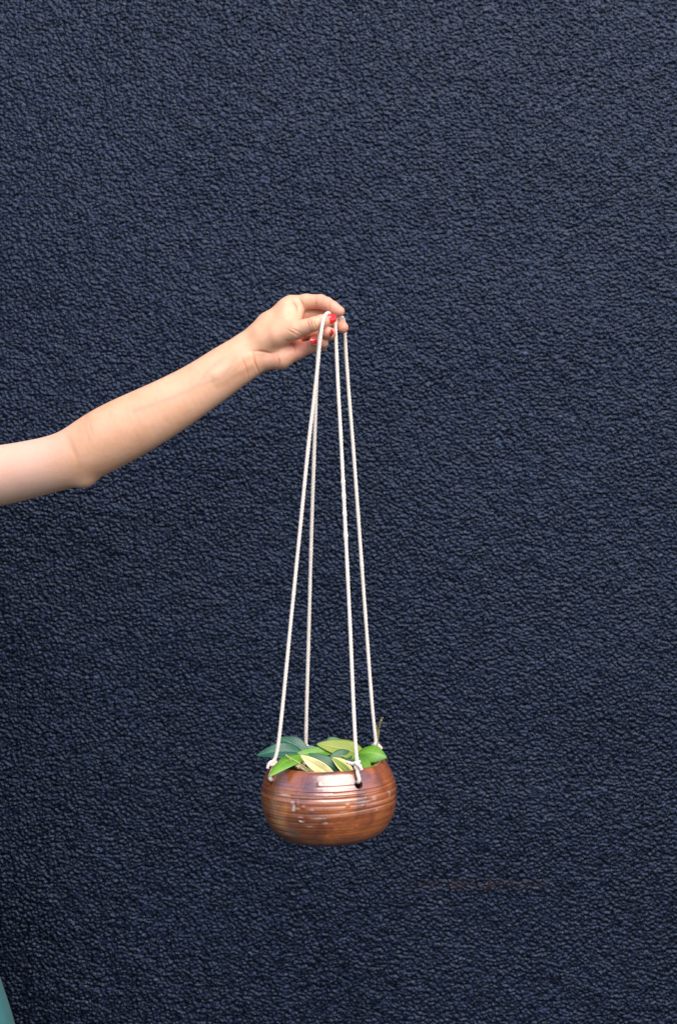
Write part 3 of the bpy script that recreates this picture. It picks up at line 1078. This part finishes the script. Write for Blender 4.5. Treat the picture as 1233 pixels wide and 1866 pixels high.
def cord_mesh(name, pts, rad=0.00215, pitch=0.0120, step=0.0009, lobes=3, taper=None, slubs=(), seed=0, fuzz=0.0):
    C = catmull(pts, step)
    n = len(C)
    T = np.gradient(C, axis=0); T /= np.linalg.norm(T, axis=1)[:, None]
    u = np.cross(T[0], (0, 1, 0)); u /= np.linalg.norm(u)
    U = [u]
    for i in range(1, n):
        u = U[-1] - T[i] * (U[-1] @ T[i]); U.append(u / np.linalg.norm(u))
    U = np.array(U); W = np.cross(T, U)
    rg = np.random.default_rng(seed)
    jit = np.convolve(rg.standard_normal(n + 20), np.ones(21) / 21, 'valid') * 0.16 + 1
    for pos, amt in slubs:
        d = np.arange(n) * step - pos * n * step
        jit = jit + amt * np.exp(-(d / 0.003) ** 2)
    if taper is not None:
        jit = jit * np.interp(np.arange(n) / (n - 1), [0, taper, 1 - taper, 1], [.55, 1, 1, .55])
    K = 21
    a = np.linspace(0, 2 * np.pi, K, endpoint=False)
    ph = np.arange(n) * step / pitch * 2 * np.pi
    lob = 0.80 + 0.19 * np.abs(np.cos(lobes / 2 * (a[None, :] - ph[:, None]))) ** 0.75 * 1.35
    R = rad * lob * jit[:, None]
    V = C[:, None, :] + R[:, :, None] * (np.cos(a)[None, :, None] * U[:, None, :] + np.sin(a)[None, :, None] * W[:, None, :])
    ids = np.arange(n * K).reshape(n, K)
    A, B = ids[:-1], ids[1:]
    Q = np.stack([A, B, np.roll(B, -1, 1), np.roll(A, -1, 1)], -1).reshape(-1, 4)
    V = V.reshape(-1, 3)
    extra_v, extra_q = [C[0], C[-1]], []
    # fine loose fibres standing off the cord
    base = len(V)
    VV = [V, np.array(extra_v)]
    QQ = [Q]
    for i in range(0, K - 1, 2):
        QQ.append(np.array([[base, ids[0, i], ids[0, i + 1], ids[0, (i + 2) % K]], [base + 1, ids[-1, (i + 2) % K], ids[-1, i + 1], ids[-1, i]]]))
    cnt = base + 2
    for _ in range(int(fuzz * n * step)):
        i = int(rg.integers(1, n - 1)); an = rg.uniform(0, 2 * np.pi)
        d0 = math.cos(an) * U[i] + math.sin(an) * W[i]
        root = C[i] + d0 * rad * .8
        L = rg.uniform(.0012, .0034)
        end = root + (d0 * rg.uniform(.3, 1) + T[i] * rg.uniform(-1.2, 1.2)) * L
        wv = np.cross(end - root, d0 + 0.01); wv /= np.linalg.norm(wv) + 1e-9; wv *= 0.00011
        wz = np.cross(end - root, wv); wz /= np.linalg.norm(wz) + 1e-9; wz *= 0.00011
        VV.append(np.array([root - wv, root + wv, root + wz, end - wv, end + wv, end + wz]))
        QQ.append(np.array([[0, 1, 4, 3], [1, 2, 5, 4], [2, 0, 3, 5]]) + cnt)
        cnt += 6
    me = np_mesh(name, np.vstack(VV), np.vstack(QQ))
    me.transform(PINV)
    return me


K_FL, K_FR = P(499, 1391, -.033), P(651, 1394, -.062)
K_BL, K_BR = P(557, 1363, .055), P(685, 1359, .031)


def around(k, knot):
    """from inside the bowl out through the hole and up over the rim to the knot"""
    return [hole(k, -.012, .004), hole(k, -.004, .0025), hole(k, .0012, .0040), hole(k, .0010, .0075), hole(k, -.0015, .0130), knot - (0, 0, .004), knot]


cord1 = around('FL', K_FL) + [P(505, 1368, -.034), P(511, 1322, -.035), P(530, 1130, -.036), P(546.5, 965, -.037), P(563, 800, -.0375), P(572.5, 722, -.038), P(579, 662, -.0385), P(582.5, 625, -.0385),
    P(585.5, 602, -.0385), P(587.5, 590, -.0375), P(590.5, 578.5, -.034), P(596, 571.0, -.0265), P(600, 572.5, -.0185), P(596, 580, -.0150), P(589, 592, -.0150), P(584, 603, -.0185), P(581.5, 622, -.0300), P(578.5, 660, -.0310), P(576.5, 700, -.027), P(573, 800, -.014),
    P(567.5, 965, .007), P(563, 1130, .028), P(558.5, 1290, .046)] + around('BL', K_BL)[::-1]
cord2 = around('FR', K_FR) + [P(648.5, 1370, -.0605), P(645.5, 1322, -.057), P(637, 1130, -.046), P(629, 965, -.035), P(621, 800, -.024), P(616, 710, -.018), P(612.8, 640, -.0145), P(611.3, 605, -.0135), P(611, 590, -.0125), P(612.8, 580.5, -.0095),
    P(618, 577.3, -.003), P(624, 580, .005), P(627, 590, .0095), P(627.8, 607, .0105), P(630.5, 650, .012), P(635.5, 720, .0145), P(642, 800, .0165), P(654, 965, .0205), P(666, 1130, .025), P(678, 1290, .029)] + around('BR', K_BR)[::-1]
obj('rope', cord_mesh('rope', cord1, slubs=((.20, .12), (.31, .10), (.75, .12)), seed=1, fuzz=260), M['rope'], planter)
obj('rope', cord_mesh('rope', cord2, slubs=((.22, .14), (.262, .32), (.285, .30), (.303, .26), (.318, .34), (.77, .12)), seed=2, fuzz=260), M['rope'], planter)


def knot(center, size, rot, tails, seed):
    t = np.linspace(0, 2 * np.pi, 40)[:-1]
    tre = np.stack([np.sin(t) + 2 * np.sin(2 * t), np.cos(t) - 2 * np.cos(2 * t), -1.5 * np.sin(3 * t)], 1) / 3 * size
    Rm = np.array(Matrix.Rotation(rot, 3, 'Z') @ Matrix.Rotation(math.radians(75), 3, 'X') @ Matrix.Rotation(rot * 1.7, 3, 'Z'))
    pts = [center + Rm @ p for p in tre]
    pts.append(pts[0])
    k = obj('knot', cord_mesh('knot', pts, rad=.0019, step=.0008, seed=seed, fuzz=500), M['rope'], planter)
    for tl in tails:
        obj('cord_end', cord_mesh('cord_end', [center + np.array(p) for p in tl], rad=.0018, step=.0008, seed=seed + 9, fuzz=1500), M['rope'], k)


knot(K_FL, .0042, 0.4, [[(0, 0, 0), (-.003, -.003, .0025), (-.006, -.004, -.001), (-.0075, -.004, -.006)]], 3)
knot(K_FR, .0046, 1.2, [[(0, 0, 0), (-.004, -.001, .0015), (-.009, .001, .002), (-.0125, .003, .003)], [(0, -.002, 0), (.003, -.005, -.001), (.005, -.006, -.005)]], 4)
knot(K_BL, .0040, 2.3, [[(0, 0, 0), (.004, -.002, .0), (.008, -.003, .0005)], [(0, 0, 0), (-.004, -.002, .0005), (-.007, -.003, -.001)]], 5)
knot(K_BR, .0040, 3.1, [[(0, 0, 0), (.004, -.002, .0), (.0065, -.002, -.004)]], 6)

# ------------------------------------------------------------------ soil and plant
N = 64
bm = bmesh.new()
rings = []
for j in range(1, 15):
    rr = .0735 * j / 14
    rings.append([bm.verts.new((rr * math.cos(2 * math.pi * i / N), rr * math.sin(2 * math.pi * i / N), .058 + random.uniform(-.0012, .0022))) for i in range(N)])
cv = bm.verts.new((0, 0, .060))
for i in range(N):
    bm.faces.new((cv, rings[0][i], rings[0][(i + 1) % N]))
for a, b in zip(rings[:-1], rings[1:]):
    for i in range(N):
        bm.faces.new((a[i], b[i], b[(i + 1) % N], a[(i + 1) % N]))
low = [bm.verts.new((.066 * math.cos(2 * math.pi * i / N), .066 * math.sin(2 * math.pi * i / N), .028)) for i in range(N)]
for i in range(N):
    bm.faces.new((rings[-1][i], low[i], low[(i + 1) % N], rings[-1][(i + 1) % N]))
bm.faces.new(low[::-1])
sm = bpy.data.meshes.new('soil'); bm.to_mesh(sm); bm.free()
sm.transform(Matrix.Translation(Vector(BOWL)) @ TILT)
tag(obj('soil', sm, M['soil']), 'dark potting soil inside the brown glazed bowl', 'soil', kind='stuff')

PLANT = BOWL + np.array([0, 0, .058])
plant = empty('variegated_plant', PLANT)
tag(plant, 'small trailing plant with glossy green and cream leaves in the hanging bowl', 'plant')
LINV = Matrix.Translation(-Vector(PLANT))


def stalk(name, pts, r0, r1, mat, parent=plant):
    C = catmull(pts, .0012)
    n = len(C); K = 8
    T = np.gradient(C, axis=0); T /= np.linalg.norm(T, axis=1)[:, None]
    u = np.cross(T[0], (0.2, 1, 0.1)); u /= np.linalg.norm(u)
    V = []
    for i in range(n):
        u = u - T[i] * (u @ T[i]); u /= np.linalg.norm(u)
        w = np.cross(T[i], u)
        r = r0 + (r1 - r0) * i / (n - 1)
        r *= 1 + 0.12 * math.sin(i * 0.9)
        for k in range(K):
            a = 2 * math.pi * k / K
            V.append(C[i] + r * (math.cos(a) * u + math.sin(a) * w))
    V += [C[0], C[-1]]
    ids = np.arange(n * K).reshape(n, K)
    Q = [(ids[i, k], ids[i + 1, k], ids[i + 1, (k + 1) % K], ids[i, (k + 1) % K]) for i in range(n - 1) for k in range(K)]
    for k in range(0, K, 2):
        Q.append((n * K, ids[0, k], ids[0, k + 1], ids[0, (k + 2) % K]))
        Q.append((n * K + 1, ids[-1, (k + 2) % K], ids[-1, k + 1], ids[-1, k]))
    me = np_mesh(name, V, Q)
    me.transform(LINV)
    return obj(name, me, mat, parent)


def leaf(base, tip, half, normal, mat, arch=0.004, fold=0.18, twist=0.0, tipdrop=0.0, full=0.75, wav=0.06, cup=0.0, root=None, seed=0, label=None):
    """base, tip: (px, py, depth m); half: half width in m; normal: the way the upper face looks"""
    rg = random.Random(seed)
    B, T = Vector(P(*base)), Vector(P(*tip))
    ax = T - B
    L = ax.length
    a = ax.normalized()
    n0 = Vector(normal); n0 = (n0 - a * n0.dot(a)).normalized()
    nu, nv = 12, 26
    ph = rg.uniform(0, 6)
    th = 0.00045
    V, UV = [], []
    for layer in (1, -1):
        for j in range(nv + 1):
            v = j / nv
            n = Matrix.Rotation(twist * (v - .3), 3, a) @ n0
            s = a.cross(n)
            w = half * (math.sin(math.pi * min(1, v ** full)) ** 0.72) if 0 < v < 1 else 0.0
            w = max(w * (1 - 0.25 * v ** 3), 0.00025)
            c = B + a * (L * v) + n0 * (arch * 4 * v * (1 - v)) + Vector((0, 0, -tipdrop * v ** 3))
            for i in range(nu + 1):
                u = i / nu * 2 - 1
                p = c + s * (u * w) + n * (fold * abs(u) * w - cup * (u * u) * w + wav * w * math.sin(v * 9 + ph + (2 if u > 0 else 0)) * u * u - 0.0005 * math.exp(-(u / .08) ** 2))
                p += n * (layer * th * (1 - 0.6 * abs(u)))
                V.append(p[:])
                UV.append((i / nu, v))
    W = nu + 1; Lc = W * (nv + 1)
    Q = []
    for j in range(nv):
        for i in range(nu):
            k = j * W + i
            Q.append((k, k + W, k + W + 1, k + 1))
            Q.append((Lc + k, Lc + k + 1, Lc + k + W + 1, Lc + k + W))
        k = j * W
        Q.append((k, Lc + k, Lc + k + W, k + W))
        k = j * W + nu
        Q.append((k, k + W, Lc + k + W, Lc + k))
    for i in range(nu):
        Q.append((i, i + 1, Lc + i + 1, Lc + i))
        k = nv * W + i
        Q.append((k, Lc + k, Lc + k + 1, k + 1))
    me = np_mesh('leaf', V, Q)
    uvl = me.uv_layers.new(name='UVMap')
    vi = np.empty(len(me.loops), np.int32); me.loops.foreach_get('vertex_index', vi)
    uvl.data.foreach_set('uv', np.array(UV, np.float32)[vi].ravel())
    bm = bmesh.new(); bm.from_mesh(me); bmesh.ops.recalc_face_normals(bm, faces=bm.faces); bm.to_mesh(me); bm.free()
    me.transform(LINV)
    o = obj('leaf', me, ML[mat] if isinstance(mat, str) else mat, plant)
    if label: o['label'] = label
    # its stalk, rooted in the soil
    r0 = np.array(root) if root is not None else np.array([B.x * .55 + BOWL[0] * .45, B.y * .6, BOWL[2] + .057])
    bb = np.array(B)
    stalk('leaf_stalk', [r0, (r0 + bb) / 2 + np.array([0, 0, .004]), bb, bb + np.array(a) * .004], .0011, .0008, M['stem'], o)
    return o


up = (0.0, -0.35, 1.0)
# back row
leaf((560, 1373, .020), (508, 1344, .030), .0105, (0.25, -0.95, .55), 'teal', arch=.003, seed=1)
leaf((590, 1362, .045), (626, 1350, .052), .0085, (0.0, -0.95, .5), 'deep', arch=.004, seed=2)
leaf((585, 1376, .030), (546, 1362, .040), .0065, (0.05, -0.75, .8), 'grey', arch=.002, seed=3)
leaf((552, 1372, -.004), (467, 1377, -.012), .0120, (0.05, -0.72, .75), 'teal', arch=.006, fold=.12, seed=4, label='blue-green pointed leaf')
# middle
leaf((666, 1376, .012), (576, 1356, .000), .0125, (0.10, -0.80, .62), 'olive', arch=.003, fold=.10, seed=5, full=.8, label='large yellow-olive leaf')
leaf((612, 1370, .004), (518, 1385, -.012), .0075, (0.0, -0.75, .8), 'mid', arch=.005, seed=6)
leaf((600, 1388, -.010), (650, 1376, .010), .0100, (-0.1, -0.85, .5), 'deep', arch=.004, seed=7)
leaf((575, 1392, -.005), (622, 1376, .004), .0090, (0.0, -0.85, .5), 'deep', arch=.004, seed=8)
leaf((560, 1376, .006), (590, 1398, -.012), .0090, (0.0, -0.9, .45), 'deep', arch=.003, seed=9)
leaf((655, 1398, -.010), (625, 1380, .004), .0070, (0.3, -0.8, .5), 'deep', arch=.003, seed=19)
# front
leaf((552, 1376, -.026), (490, 1416, -.066), .0120, (-0.28, -0.62, .80), 'bright', arch=.006, fold=.05, cup=.25, seed=10, full=.7, label='bright green leaf drooping over the rim')
leaf((574, 1411, -.050), (520, 1375, -.044), .0034, (0.5, -0.62, -.75), 'cream', arch=.001, fold=.3, seed=11, label='narrow cream leaf seen on edge')
leaf((616, 1406, -.040), (562, 1373, -.030), .0085, (0.40, -0.9, .45), 'deep', arch=.003, seed=12)
leaf((612, 1417, -.052), (547, 1376, -.046), .0078, (0.45, -0.80, -.30), 'cream', arch=.002, fold=.16, seed=13, full=.9, label='pale cream leaf leaning out of the bowl')
leaf((648, 1416, -.046), (605, 1381, -.044), .0080, (0.55, -0.75, .35), 'varieg', arch=-.002, fold=.35, cup=-.2, seed=14, full=1.15, label='small cupped leaf with cream edge')
leaf((648, 1380, -.012), (676, 1407, -.046), .0085, (0.15, -0.75, .6), 'mid', arch=.004, seed=15, tipdrop=.002)
leaf((651, 1372, -.006), (705, 1381, -.022), .0125, (0.05, -0.80, .60), 'bright', arch=.006, fold=.02, cup=.30, seed=16, full=.95, label='broad rounded green leaf by the right cord')
leaf((640, 1384, -.010), (690, 1386, .006), .0095, (0.0, -0.7, .7), 'mid', arch=.003, seed=17)
leaf((548, 1394, -.020), (520, 1398, -.030), .0070, (-0.1, -0.7, .6), 'deep', arch=.003, seed=18)

# the young tendril beside the back right cord, with one folded bud leaf
ten = stalk('tendril', [P(675, 1400, .000), P(683, 1380, .008), P(687, 1360, .014), P(689, 1342, .014), P(690.5, 1326, .014), P(692.5, 1314, .014), P(695.5, 1308, .013), P(698.5, 1307.5, .012)], .0010, .0006, M['tendril'])
stalk('bud', [P(688.5, 1338, .014), P(687.3, 1328, .013), P(685.8, 1320, .012)], .0009, .0004, M['tendril'], ten)
stalk('bud', [P(690.3, 1328, .014), P(692.0, 1318, .0125), P(695.6, 1310, .012)], .0008, .0013, M['tendril'], ten)
# dry stubs among the stalks
stalk('dry_stub', [P(536, 1392, -.045), P(541, 1396, -.047), P(546, 1400, -.050)], .0016, .0020, M['dry'])
stalk('dry_stub', [P(566, 1400, -.028), P(572, 1404, -.032), P(580, 1408, -.040)], .0016, .0012, M['dry'])
